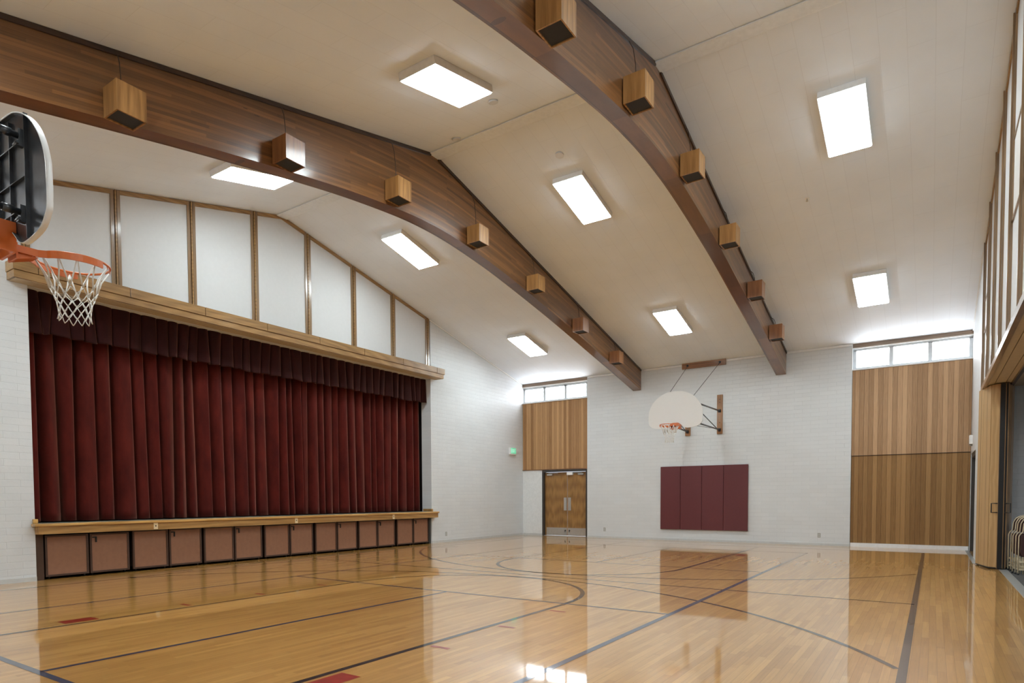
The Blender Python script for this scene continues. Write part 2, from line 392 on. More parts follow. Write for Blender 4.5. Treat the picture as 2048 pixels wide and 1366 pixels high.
marking('key_outline', [[(4.445, YE0), (4.445, -7.22)]+arc(XC, -7.22, 1.83, 180, 360)+[(8.12, -7.22), (8.12, YE0)]], 'line_black', .06)
a3 = [(x, y) for x, y in arc(6.367, -15.747, 6.04, 175, 5, 120) if XS0 <= x <= XS1]
marking('three_point_arc', [a3], 'line_black')
a4 = [(x, y) for x, y in arc(6.25, -2.80, 6.25, 185, 355, 140) if XS0 <= x <= XS1 and y < YE0]
marking('three_point_arc', [[(1.35, -5.2), (1.05, -5.75)]+[p for p in a4 if p[1] < -5.95]], 'line_black')
ZL = .0016
marking('badminton_sideline', [[(9.455, -2.66), (9.455, -16.38)]], 'line_blue', .062)
marking('badminton_sideline', [[(3.04, -2.66), (3.04, -16.38)]], 'line_blue', .045)
marking('badminton_back_line', [[(3.0, -16.37), (9.49, -16.37)]], 'line_blue', .055)
marking('badminton_back_line', [[(3.0, -2.68), (9.49, -2.68)]], 'line_blue', .04)
marking('badminton_service_line', [[(3.04, -11.60), (9.44, -11.60)]], 'line_blue', .045)
marking('badminton_service_line', [[(3.04, -7.0), (9.44, -7.0)]], 'line_blue', .045)
marking('badminton_centre_line', [[(6.28, -16.35), (6.28, -11.62)]], 'line_blue', .05)
marking('badminton_centre_line', [[(6.28, -6.98), (6.28, -2.7)]], 'line_blue', .045)
ZL = .0018
for sx in (-1, 1):
    for sy, ys in ((1, (-14.14, -13.12, -12.09)), (-1, (-4.95, -5.97, -7.0))):
        x0 = XC+sx*1.93; x1 = XC+sx*2.13
        for y in ys: marking('lane_mark', [[(x0, y), (x1, y)]], 'line_red', .05)
        yb = -15.3 if sy == 1 else -3.9
        marking('lane_block', [[(x0, yb), (x1, yb)]], 'line_red', .32)
# ------------------------------------------------------------------ ceiling
for nm, (ya, yb) in (('ceiling', (.3, YR)), ('ceiling', (YR, -L-.3))):
    bm = nb()
    za = H1-SL*.3 if ya == .3 else ZR; zb_ = ZR if ya == .3 else H1-SL*.3
    prism(bm, [(ya, za), (yb, zb_), (yb, zb_+.16), (ya, za+.16)], 'x', -.3, W+.48)
    struct(link(nm, bm, 'ceil'))
bm = nb(); prism(bm, [(YR-.13, zc(YR-.13)-.004), (YR+.13, zc(YR+.13)-.004), (YR+.13, zc(YR+.13)-.02), (YR+.1, zc(YR+.13)-.026), (YR-.1, zc(YR+.13)-.026), (YR-.13, zc(YR-.13)-.02)], 'x', .02, W-.01)
struct(link('trim_1', bm, 'ceilwhite'))
# ------------------------------------------------------------------ left gable wall with stage opening
OY0, OY1, OZ = -14.2, -4.73, 4.64
bm = nb()
prism(bm, [(-L-.3, 0), (OY0, 0), (OY0, zc(OY0)+.02), (-L-.3, H1-.05)], 'x', -.35, 0)
struct(link('wall_left_near', bm, 'brick_x')); bm = nb()
prism(bm, [(OY1, 0), (.3, 0), (.3, H1-.05), (OY1, zc(OY1)+.02)], 'x', -.35, 0)
struct(link('wall_left', bm, 'brick_x'))
bm = nb()
prism(bm, [(OY0, OZ), (OY1, OZ), (OY1, zc(OY1)), (YR, ZR), (OY0, zc(OY0))], 'x', -.35, -.03)
struct(link('wall_left_upper', bm, 'warmwhite'))
# stage house behind the curtain
for i_, q_ in enumerate(((-2.2, -2.1, OY0-.3, OY1+.3, 0, 5.2), (-2.1, -.35, OY0-.3, OY0-.2, 0, 5.2), (-2.1, -.35, OY1+.2, OY1+.3, 0, 5.2), (-2.2, -.36, OY0-.3, OY1+.3, 5.2, 5.3))):
    struct(bxo(('wall_stage_back', 'wall_stage_near', 'wall_stage_far', 'ceiling_stage')[i_], q_, 'void'))
# panels above the stage
pitch = 1.3385; mull = [-4.865-pitch*i for i in range(8)]
def wall_panel(ya, yb, z0, xw, sgn, label, group, inset=None):
    """framed white panel between two mullions on a gable wall; ya > yb"""
    root = empty('wall_panel', (xw, (ya+yb)/2, z0)); tag(root, label, 'wall panel', group)
    yc = (ya+yb)/2; t = .052
    def o(y): return y-yc
    def top(y, d=0): return zc(y)-z0-d
    def poly(a, b, lo, d):
        p = [(o(b), lo), (o(a), lo), (o(a), top(a, d))]
        if b < YR < a: p.append((o(YR), ZR-z0-d))
        p.append((o(b), top(b, d))); return p
    bm = nb(); prism(bm, poly(ya-t*.5, yb+t*.5, 0.0, .03), 'x', -.02*sgn, .004*sgn); link('panel', bm, 'warmwhite', root)
    for a, b in ((ya, ya-t), (yb+t, yb)):
        bm = nb(); prism(bm, [(o(b), 0), (o(a), 0), (o(a), top(a, .008)), (o(b), top(b, .008))], 'x', -.01*sgn, .026*sgn); link('stile', bm, 'oak_stile', root)
    ys = [ya-t]+([YR] if yb < YR < ya else [])+[yb+t]
    bm = nb(); up = [(o(y), (ZR if y == YR else zc(y))-z0-.008) for y in ys]; dn = [(p[0], p[1]-.075) for p in up]
    prism(bm, up+dn[::-1], 'x', -.01*sgn, .024*sgn); link('top_rail', bm, 'oak_trim', root)
    if inset:
        for a, b, c, d in inset:
            bm = nb()
            for (p, q, r, s) in ((a, b, c, c+.03), (a, b, d-.03, d), (a, a+.03, c, d), (b-.03, b, c, d)): box(bm, .005*sgn, .02*sgn, p, q, r-z0, s-z0)
            link('inset_frame', bm, 'oak_stile', root)
            bxo('inset_screen', (.005*sgn, .009*sgn, a+.03, b-.03, c+.03-z0, d-.03-z0), 'white', root)
    return root
lab7 = ['rightmost wood-framed white panel over the stage, lowest sloped top',
        'wood-framed white panel over the stage, second from the right',
        'wood-framed white panel over the stage, third from the right',
        'wood-framed white panel over the stage with the peaked top under the ridge',
        'wood-framed white panel over the stage, just left of the peaked one',
        'wood-framed white panel over the stage, second from the left',
        'leftmost wood-framed white panel over the stage, partly behind the near hoop']
for i in range(7):
    wall_panel(mull[i]-.012-.014, mull[i+1]+.012+.014, 4.90, 0.0, 1, lab7[i], 'white panels above the stage')
for i, y in enumerate(mull):
    yy = y if i else -4.865; bm = nb()
    box(bm, -.03, .04, yy-.012, yy+.012, 4.9, zc(yy)-.012)
    struct(link('trim_%d' % (2+i), bm, 'oak_trim'))
# outer stiles of the panel field
for k, (a, b) in enumerate(((-4.785, -4.84), (-14.27, -14.225))):
    bm = nb(); a_, b_ = max(a, b), min(a, b); prism(bm, [(b_, 4.9), (a_, 4.9), (a_, zc(a_)-.01), (b_, zc(b_)-.01)], 'x', -.03, .02); struct(link('trim_%d' % (12+k), bm, 'oak_stile'))
# crown strips where walls meet ceiling
def crown_gable(x0, x1, ya, yb, k):
    bm = nb(); ys = [ya]+([YR] if yb < YR < ya else [])+[yb]
    up = [(y, (ZR if y == YR else zc(y))-.004) for y in ys]; dn = [(p[0], p[1]-.035) for p in up]
    prism(bm, up+dn[::-1], 'x', x0, x1); struct(link('trim_%d' % k, bm, 'white'))
crown_gable(.0, .02, 0, -4.77, 20); crown_gable(0, .02, -14.29, -L, 21)
# ------------------------------------------------------------------ proscenium header
hd = empty('stage_header', (0, -9.47, 4.64)); tag(hd, 'long stepped oak header across the top of the stage opening', 'header')
def rel(bm, dims, root):
    x, y, z = root.location; box(bm, dims[0]-x, dims[1]-x, dims[2]-y, dims[3]-y, dims[4]-z, dims[5]-z)
js = [-4.452, -4.786]+[-4.786-1.3385*i for i in range(1, 7)]+[-14.16-.001, -14.48]
js = [-4.452, -4.786, -6.124, -7.464, -8.803, -10.142, -11.478, -12.815, -14.15, -14.48]
for a, b in zip(js[:-1], js[1:]):
    bm = nb(); rel(bm, (.0, .30, b+.005, a-.005, 4.766, 4.925), hd); bevel(bm, .003, 1); link('upper_fascia_board', bm, 'oak_trim', hd)
bm = nb(); rel(bm, (.25, .285, -14.462, -4.497, 4.652, 4.760), hd); rel(bm, (.0, .25, -14.462, -14.43, 4.652, 4.76), hd); rel(bm, (.0, .25, -4.53, -4.497, 4.652, 4.76), hd); link('lower_fascia', bm, 'oak_trim', hd)
bm = nb(); rel(bm, (-.22, .25, -14.195, -4.74, 4.645, 4.655), hd); rel(bm, (.002, .25, -14.43, -14.195, 4.645, 4.655), hd); rel(bm, (.002, .25, -4.74, -4.53, 4.645, 4.655), hd); link('soffit', bm, 'soffit', hd)
# ------------------------------------------------------------------ curtains
def curtain(name, ya, yb, x, z0, z1, pitch_, amp, mat, label, cat, seed, group=None, wav=0.0, taper=0.0):
    rnd = random.Random(seed); n = max(2, int(round((ya-yb)/pitch_)))
    # irregular folds
    ws = [rnd.uniform(.7, 1.3) for _ in range(n)]; s = sum(ws); edges = [ya]
    for q in ws: edges.append(edges[-1]-(ya-yb)*q/s)
    amps = [amp*rnd.uniform(.65, 1.2) for _ in range(n)]; sk = [rnd.uniform(-.22, .22) for _ in range(n)]; lean = [rnd.uniform(-.25, .25)*pitch_ for _ in range(n+1)]
    lean[0] = lean[-1] = 0; ph = [rnd.uniform(0, 6.28) for _ in range(n)]
    rows = 22; sub = 20; bm = nb(); grid = []
    yc = (ya+yb)/2
    for r in range(rows+1):
        t = r/rows; z = z1+(z0-z1)*t; line = []
        for i in range(n):
            e0 = edges[i]+lean[i]*(t-.3); e1 = edges[i+1]+lean[i+1]*(t-.3)
            for j in range(sub):
                u = j/sub; uu = u+sk[i]*math.sin(math.pi*u)*.6
                # rounded outward fold with a deep narrow valley
                prof = abs(math.sin(math.pi*uu))**.9
                second = .22*math.sin(math.pi*u)*math.sin(2*math.pi*uu*1.5+ph[i]+t*1.2)
                a = amps[i]*(1-taper*(1-t))
                y = e0+(e1-e0)*u- .135*(e1-e0)*math.sin(2*math.pi*u)*(.7+.3*t)
                zz = z-(wav*math.sin(math.pi*u+ph[i])*.5+wav*prof*.6)*t
                line.append(bm.verts.new((a*(prof-.5+second*.35), y-yc, zz-z0)))
        line.append(bm.verts.new((-.5*amps[-1], yb-yc, z-z0)))
        grid.append(line)
    for r in range(rows):
        for j in range(len(grid[0])-1):
            f = bm.faces.new((grid[r][j], grid[r][j+1], grid[r+1][j+1], grid[r+1][j])); f.smooth = True
    o = link(name, bm, mat); o.location = (x, yc, z0)
    md = o.modifiers.new('thick', 'SOLIDIFY'); md.thickness = .006
    return tag(o, label, cat, group)
curtain('stage_curtain', -9.995, -14.19, -.44, .935, 4.62, .262, .24, 'velvet', 'left half of the dark red velvet stage curtain, hanging in deep folds', 'curtain', 3, 'main stage curtains', .006, .15)
curtain('stage_curtain', -4.74, -9.985, -.44, .935, 4.62, .245, .23, 'velvet', 'right half of the dark red velvet stage curtain, hanging in deep folds', 'curtain', 5, 'main stage curtains', .006, .15)
curtain('stage_valance', -4.70, -14.195, -.19, 3.985, 4.644, .225, .10, 'velvet_shaded', 'short red velvet valance, header shade put into its darker colour, across the top of the stage opening', 'curtain', 9, None, .03, .45)
# ------------------------------------------------------------------ stage front
st = empty('stage_platform', (0, -9.47, 0)); tag(st, 'stage floor with oak nosing and apron below the red curtain', 'stage')
bm = nb(); rel(bm, (-2.08, .05, -14.195, -4.735, .86, .912), st); link('stage_floor', bm, 'stagefloor', st)
bm = nb(); rel(bm, (.0, .165, -14.255, -4.58, .868, .912), st); bevel(bm, .012, 3); link('nosing', bm, 'oak_nose', st)
bm = nb(); rel(bm, (.09, .13, -14.17, -4.60, .742, .868), st); rel(bm, (.002, .09, -14.205, -14.17, .742, .868), st); rel(bm, (.09, .13, -14.2, -14.17, .742, .868), st); rel(bm, (.002, .09, -4.64, -4.60, .742, .868), st); link('apron', bm, 'oak_apron', st)
bm = nb(); rel(bm, (-.3, .03, -4.76, -4.7, .912, .985), st); bevel(bm, .004, 1); link('end_block', bm, 'oak_apron', st)
bm = nb(); rel(bm, (-.1, .04, -14.235, -14.17, .912, .985), st); bevel(bm, .004, 1); link('end_block', bm, 'oak_nose', st)
bm = nb(); rel(bm, (-2.05, .085, -14.19, -4.75, .775, .86), st); link('joists', bm, 'void', st)
bxo('understage', (-1.5, -1.45, -14.19, -4.75, 0, .77), 'void').name = 'wall_understage'
struct(bpy.data.objects['wall_understage'])
bm = nb(); rel(bm, (-.35, -.02, -14.195, -14.09, .001, .77), st); link('side_panel', bm, 'brownside', st)
bm = nb(); rel(bm, (-.3, -.03, -4.80, -4.735, .001, .77), st); link('side_panel', bm, 'greydoor', st)
cl = [(-14.06, -12.79), (-12.73, -11.46), (-11.41, -10.13), (-10.07, -8.81), (-8.74, -7.48), (-7.42, -6.16), (-6.08, -4.83)]
pos7 = ['leftmost brown storage cart under the stage, nearest the brick wall at left', 'brown storage cart under the stage, second from the left, below the left outlet plate', 'brown storage cart under the stage, third from the left', 'brown storage cart in the middle of the seven under the stage', 'brown storage cart under the stage, third from the right', 'brown storage cart under the stage, second from the right', 'rightmost brown storage cart under the stage']
for i, (a, b) in enumerate(cl):
    root = empty('storage_cart', (-.05, (a+b)/2, 0)); tag(root, pos7[i], 'cart', 'storage carts under the stage'); h = (b-a)/2
    z1 = .735+(.004*i if i < 3 else 0.0)-(.02 if i == 0 else 0); z0 = .045
    bm = nb(); box(bm, -1.2, -.06, -h+.02, h-.02, z0+.04, z1-.03); link('body', bm, 'void', root)
    for s in (-1, 1):
        y0, y1 = (-h, -.012) if s < 0 else (.012, h)
        d = empty('cart_door', (0, 0, 0)); d.parent = root
        bm = nb()
        for q in ((y0, y0+.03, z0, z1), (y1-.03, y1, z0, z1), (y0+.03, y1-.03, z0, z0+.03), (y0+.03, y1-.03, z1-.03, z1)): box(bm, -.03, .012, q[0], q[1], q[2], q[3])
        fr = link('door_frame', bm, 'cartframe', d)
        bm = nb(); box(bm, -.01, .002, y0+.028, y1-.028, z0+.028, z1-.028); link('door_panel', bm, 'cartpanel', d)
        if s > 0:
            bm = nb(); box(bm, .002, .016, y0+.04, y0+.1, z1-.075, z1-.055); box(bm, .002, .022, y0+.085, y0+.105, z1-.15, z1-.055); link('latch', bm, 'black', d)
    for yy in (-h+.06, -.06, .06, h-.06):
        bm = nb(); tube(bm, [(-.06, yy-.014, .028), (-.06, yy+.014, .028)], .026, 14); box(bm, -.08, -.04, yy-.02, yy+.02, .05, .062); link('caster', bm, 'black', root)
for y, lb in ((-12.41, 'ivory outlet plate on the stage apron, leftmost of three'), (-9.39, 'ivory outlet plate on the stage apron, middle of three'), (-6.38, 'ivory outlet plate on the stage apron, rightmost of three')):
    root = empty('outlet_plate', (.13, y, .81)); tag(root, lb, 'outlet', 'outlet plates on the stage apron')
    bxo('plate', (0.001, .007, -.037, .037, -.06, .06), 'ivory', root, .0015); bm = nb(); tube(bm, [(.004, 0, 0), (.009, 0, 0)], .012, 14); link('socket', bm, 'black', root)
# ------------------------------------------------------------------ end walls (far and near are mirror images)
def end_wall(s):
    """s=0: far wall at y=0, s=1: near wall at y=-L"""
    Y = (lambda y: y) if s == 0 else (lambda y: -L-y)
    def b(bm, x0, x1, y0, y1, z0, z1, mi=0): a, c = sorted((Y(y0), Y(y1))); box(bm, x0, x1, a, c, z0, z1, mi)
    bm = nb(); b(bm, 2.51, 10.075, 0, .35, 0, H1+.06)
    sfx = 'wall_back' if s == 0 else 'wall_front'
    struct(link(sfx, bm, 'brick_y'))
    for q_, n_ in (((-.3, .782, .05, .35, 0, 2.22), '_door_side'), ((-.3, 2.51, .26, .35, 2.22, H1+.05), '_left_recess'), ((10.075, W+.4, .26, .35, 0, H1+.05), '_right_recess')):
        bm = nb(); b(bm, *(q_ if s == 0 or n_ != '_door_side' else (-.3, 2.51, .05, .35, 0, 2.0))); struct(link(sfx+n_, bm, 'plaster'))
    bm = nb(); b(bm, 2.53, 10.06, -.02, 0, H1-.055, H1-.004); struct(link('trim_%d' % (30+s), bm, 'white'))
    # windows
    for k, (x0, x1, px) in enumerate(((0.0, 2.51, (.061, .875, 1.686)), (10.078, W, (10.149, 10.961, 11.774)))):
        fw = .06; bm = nb()
        zb0, zb1 = 4.53, 5.075
        b(bm, x0, x1, .12, .25, zb0, 4.587); b(bm, x0, x1, .12, .25, 4.99 if k == 0 else 5.01, zb1)
        segs = [x0]+[e for p in px for e in (p, p+.728)]+[x1]
        for a, c in zip(segs[0::2], segs[1::2]):
            if c-a > .004: b(bm, a, c, .12, .25, 4.587, 5.03)
        wi = struct(link('window_%d' % (1+k+2*s), bm, 'alu'))
        for p in px:
            bm = nb(); b(bm, p, p+.728, .2, .206, 4.58, 5.015); g = link('glass_pane', bm, 'pane', wi)
            bm = nb(); b(bm, p+.34, p+.38, .105, .12, 5.02, 5.035); link('latch', bm, 'steel', wi)
        bm = nb(); b(bm, x0, x1, .03, .2, 5.09, H1+.03); struct(link('trim_%d' % (34+k+2*s), bm, 'oak_grey'))
        bm = nb(); b(bm, x0, x1, .06, .2, 5.065, 5.09); struct(link('trim_%d' % (40+k+2*s), bm, 'white'))
        bm = nb(); b(bm, x0-.0, x1, .0, .2, 4.505, 4.53); struct(link('trim_%d' % (46+k+2*s), bm, 'white'))
    return b
eb = end_wall(0); end_wall(1)
# wood cladding on the far wall
bm = nb(); box(bm, .015, 2.508, .03, .255, 2.25, 4.5); tag(link('wood_cladding', bm, 'boards_l'), 'vertical brown board cladding above the double doors', 'wall cladding')
bm = nb(); box(bm, .0, 2.508, .02, .05, 2.225, 2.247); struct(link('trim_60', bm, 'oak_h'))
bm = nb(); box(bm, 10.08, W-.005, .02, .255, 2.335, 4.5); tag(link('wood_cladding', bm, 'boards_hi'), 'upper vertical board cladding below the right-hand windows', 'wall cladding')
bm = nb(); box(bm, 10.08, W-.005, .045, .255, .097, 2.318); tag(link('wood_cladding', bm, 'boards_lo'), 'lower tan board cladding standing on the white baseboard at right', 'wall cladding')
bm = nb(); box(bm, 10.08, W-.005, .06, .26, 2.30, 2.34); struct(link('trim_61', bm, 'darktrim'))  # dark strip standing in for the shade in the gap between the boards
bm = nb(); box(bm, .01, 2.505, -L-.255, -L-.03, 2.01, 4.5); tag(link('wood_cladding', bm, 'boards_l'), 'vertical board cladding on the near wall beside the stage', 'wall cladding')
bm = nb(); box(bm, 10.08, W-.01, -L-.255, -L-.03, 0.001, 4.5); tag(link('wood_cladding', bm, 'boards_hi'), 'vertical board cladding on the near wall at right', 'wall cladding')

# baseboards
bm = nb(); box(bm, 0, .012, OY1, 0, 0, .07); box(bm, 0, .012, -L, OY0, 0, .07); struct(link('baseboard_left', bm, 'base'))
bm = nb(); box(bm, 2.512, 10.075, -.012, 0, 0, .055); box(bm, .012, .782, .038, .05, 0, .07); struct(link('baseboard_back', bm, 'base'))
segs = [10.08, 10.72, 11.37, 11.95, W-.01]
bm = nb()
for a, c in zip(segs[:-1], segs[1:]): box(bm, a+.002, c-.002, .01, .06, 0, .095)
struct(link('baseboard_right', bm, 'whitebase'))
bm = nb(); box(bm, 2.51, 10.07, -L, -L+.012, 0, .055); struct(link('baseboard_front', bm, 'base'))
# ------------------------------------------------------------------ double doors
dr = empty('door_1', (1.65, .12, 0)); struct(dr)
def db(name, d, mat, par=dr, bev=0): return bxo(name, (d[0]-1.65, d[1]-1.65, d[2]-.12, d[3]-.12, d[4], d[5]), mat, par, bev)
bm = nb()
for d in ((.785, .85, .03, .2, .004, 2.22), (2.44, 2.508, .03, .2, .004, 2.22), (.85, 2.44, .03, .2, 2.15, 2.22)): box(bm, d[0]-1.65, d[1]-1.65, d[2]-.12, d[3]-.12, d[4], d[5])
link('door_frame', bm, 'doorframe', dr)
db('threshold', (.85, 2.44, .03, .2, .002, .012), 'steel')
for k, (a, c) in enumerate(((.856, 1.705), (1.722, 2.434))):
    lf = db('door_leaf', (a, c, .12, .165, .02, 2.14), 'doorwood', dr, .002)
    sgn = 1 if k == 0 else -1
    pl = (c-.125, c-.02) if k == 0 else (a+.02, a+.125)
    kp = bxo('kick_plate', (a+.05-1.65 if k == 0 else a+.01-1.65, c-.01-1.65, -.004, 0.0, .03, .28), 'steel', dr)
    bxo('push_plate', (pl[0]-1.65, pl[1]-1.65, -.005, 0, .86, 1.29), 'steel', dr)
    cx = (a+.1) if k == 0 else (c-.1)
    bm = nb(); box(bm, min(cx, cx+sgn*.2)-1.65, max(cx, cx+sgn*.2)-1.65, -.06, 0, 2.035, 2.085); box(bm, min(cx+sgn*.05, cx+sgn*.42)-1.65, max(cx+sgn*.05, cx+sgn*.42)-1.65, -.05, -.035, 2.10, 2.115); link('door_closer', bm, 'steel', dr)
    bm = nb(); q = (c-.07) if k == 0 else (a+.07); tube(bm, [(q-1.65, -.03, .2), (q-1.65, -.03, .13)], .008, 8); box(bm, q-.02-1.65, q+.02-1.65, -.02, -.004, .17, .21); link('floor_bolt', bm, 'black', dr)
bm = nb(); box(bm, 1.735-1.65, 1.95-1.65, -.1, 0, 2.03, 2.125); bevel(bm, .02, 3); link('door_holder', bm, 'fixture', dr)
# ------------------------------------------------------------------ right gable wall with the partition opening
RY0, RY1, RZ = -15.5, -3.42, 3.27
DX = (-1.95, -.12, 2.27)    # side door
bm = nb()
prism(bm, [(DX[1], 0), (.3, 0), (.3, H1-.05), (DX[1], zc(DX[1]))], 'x', W, W+.4)
prism(bm, [(DX[0], DX[2]), (DX[1], DX[2]), (DX[1], zc(DX[1])), (DX[0], zc(DX[0]))], 'x', W, W+.4)
prism(bm, [(RY1, 0), (DX[0], 0), (DX[0], zc(DX[0])), (RY1, zc(RY1))], 'x', W, W+.4)
prism(bm, [(-L-.3, 0), (RY0, 0), (RY0, zc(RY0)), (-L-.3, H1-.05)], 'x', W, W+.4)
struct(link('wall_right', bm, 'brick_x'))
bm = nb(); prism(bm, [(RY0, RZ+.06), (RY1, RZ+.06), (RY1, zc(RY1)), (YR, ZR), (RY0, zc(RY0))], 'x', W+.04, W+.4); struct(link('wall_right_upper', bm, 'warmwhite'))
bm = nb(); box(bm, W-.01, W+.05, RY0, RY1, RZ-.03, RZ+.06); struct(link('trim_70', bm, 'oak_stile'))
bm = nb()
for a, c in ((.05, .14), (.15, .29), (.30, .37)): box(bm, W+a, W+c, RY0, RY1, RZ-.01, RZ+.06)
struct(link('trim_71', bm, 'soffit'))
bm = nb(); box(bm, W+.06, W+.37, RY0, RY1, RZ+.01, RZ+.06); box(bm, W+.37, W+.42, RY0, RY1, RZ-.05, RZ+.06); struct(link('trim_72', bm, 'darktrim'))
rm = [-3.53-1.215*i for i in range(11)]
rlab = ['farthest', 'second', 'third', 'fourth', 'fifth', 'sixth', 'seventh', 'eighth', 'ninth', 'tenth']
for i in range(10):
    ins = None; a, b = rm[i]-.02, rm[i+1]+.02; hw = (a-b)/2
    if i in (0,): ins = [(-hw+.08, hw-.08, 4.3, 4.9)]
    if i in (4, 5): ins = [(-hw+.08, hw-.08, 4.6, 5.6)]
    if i == 7: ins = [(-hw+.08, hw-.08, 4.2, 5.4)]
    wall_panel(a, b, RZ+.07, W+.03, -1, rlab[i]+' wood-framed white panel on the right wall, counted from the far end', 'white panels above the folding partition', ins)
for i, y in enumerate(rm):
    bm = nb(); box(bm, W-.015, W+.04, y-.014, y+.014, RZ+.06, zc(y)-.012); struct(link('trim_%d' % (80+i), bm, 'oak_stile'))
crown_gable(W-.02, W, 0, -3.4, 22)
# right side door
sd = empty('door_2', (W+.1, -1.03, 0)); struct(sd)
bm = nb()
for d in ((-.98, -.86, 0.004, 2.26), (.78, .9, .004, 2.26), (-.86, .78, 2.17, 2.26)): box(bm, -.09, .1, d[0]+.06, d[1], d[2], d[3])
link('door_frame', bm, 'doorframe', sd)
bxo('door_leaf', (.0, .05, -.86, .84, .01, 2.2), 'greydoor', sd)
lb = empty('emergency_light', (W, -.55, 2.53)); tag(lb, 'small white box on the right wall above the dark side door', 'emergency light')
bxo('housing', (-.06, -.001, -.12, .12, -.06, .14), 'fixture', lb, .006); bxo('bracket', (-.05, -.001, -.05, .05, -.1, -.06), 'greyplate', lb)
# accordion partition stack
def partition(pts, z0, z1, mat, label, post):
    root = empty('accordion_partition', (pts[0][0], pts[0][1], 0)); tag(root, label, 'partition', 'folding partition leaves')
    ox, oy = pts[0]
    for (a, b) in zip(pts[:-1], pts[1:]):
        A = Vector((a[0]-ox, a[1]-oy, 0)); B = Vector((b[0]-ox, b[1]-oy, 0)); d = (B-A).normalized(); n = Vector((-d.y, d.x, 0))*.011; g = d*.004
        bm = nb(); q = [A+g-n, B-g-n, B-g+n, A+g+n]; prism(bm, [(p.x, p.y) for p in q], 'z', z0, z1); link('panel', bm, mat, root)
    # top and bottom sweeps
    bm = nb()
    q = [Vector((p[0]-ox, p[1]-oy, 0)) for p in pts]
    tube(bm, [(p.x, p.y, z0-.012) for p in q], .011, 6); link('floor_sweep', bm, 'black', root)
    x, y = post[0]-ox, post[1]-oy
    bm = nb(); box(bm, x-.035, x+.035, y-.03, y+.03, .02, z1); link('lead_post', bm, 'black', root)
    bm = nb(); box(bm, x-.045, x-.036, y-.04, y+.02, .02, z1); box(bm, x+.036, x+.045, y-.04, y+.02, .02, z1); link('edge_strip', bm, 'vinyldark', root)
    return root, ox, oy
p1 = [(12.60, -3.45), (12.548, -3.56), (12.545, -3.68), (12.575, -3.86), (12.60, -3.98), (12.685, -4.34), (12.80, -4.43)]
r1, ox, oy = partition(p1, .035, RZ-.03, 'vinylwood', 'pale woodgrain folding partition stacked at the far end, facing the court', (12.835, -4.42))
bm = nb(); tube(bm, [(12.79-ox, -4.455-oy, 1.0), (12.705-ox, -4.45-oy, 1.0), (12.705-ox, -4.45-oy, 1.16), (12.79-ox, -4.455-oy, 1.16)], .010, 8); link('pull_handle', bm, 'black', r1)
p2 = [(12.90, -4.43), (12.96, -4.30), (12.99, -4.12), (13.02, -3.95), (13.0, -3.7), (13.03, -3.5)]
r2, ox, oy = partition(p2, .035, RZ-.03, 'vinyldark', 'darker folding partition stacked behind, beside the folded chairs', (12.875, -4.40))
bm = nb(); tube(bm, [(12.895-ox, -4.45-oy, 1.0), (12.97-ox, -4.45-oy, 1.0), (12.97-ox, -4.45-oy, 1.16), (12.895-ox, -4.45-oy, 1.16)], .010, 8); link('pull_handle', bm, 'black', r2)
# threshold and the room beyond
struct(bxo('trim_95', (12.83, 12.95, RY0, -3.45, -.05, .004), 'threshold'))
struct(bxo('trim_96', (12.50, W+.0, -3.45, .04, -.02, .0025), 'threshold'))
struct(bxo('floor_beyond', (12.95, 19, RY0-1, -3.2, -.2, .0), 'carpet'))
m_block = brick_wall('white_block_wall', 'y', (.74, .76, .80)); MT['block'] = m_block
bm = nb(); box(bm, 12.975, 19, -3.25, -3.1, 0, 3.6); struct(link('wall_beyond_far', bm, 'block'))
bm = nb(); box(bm, 18.9, 19, RY0-1, -3.2, 0, 3.6); box(bm, 12.975, 19, RY0-1.1, RY0-1, 0, 3.6); struct(link('wall_beyond_right', bm, 'plaster'))
struct(bxo('ceiling_beyond', (12.975, 19, RY0-1, -3.1, RZ+.07, RZ+.2), 'soffit'))
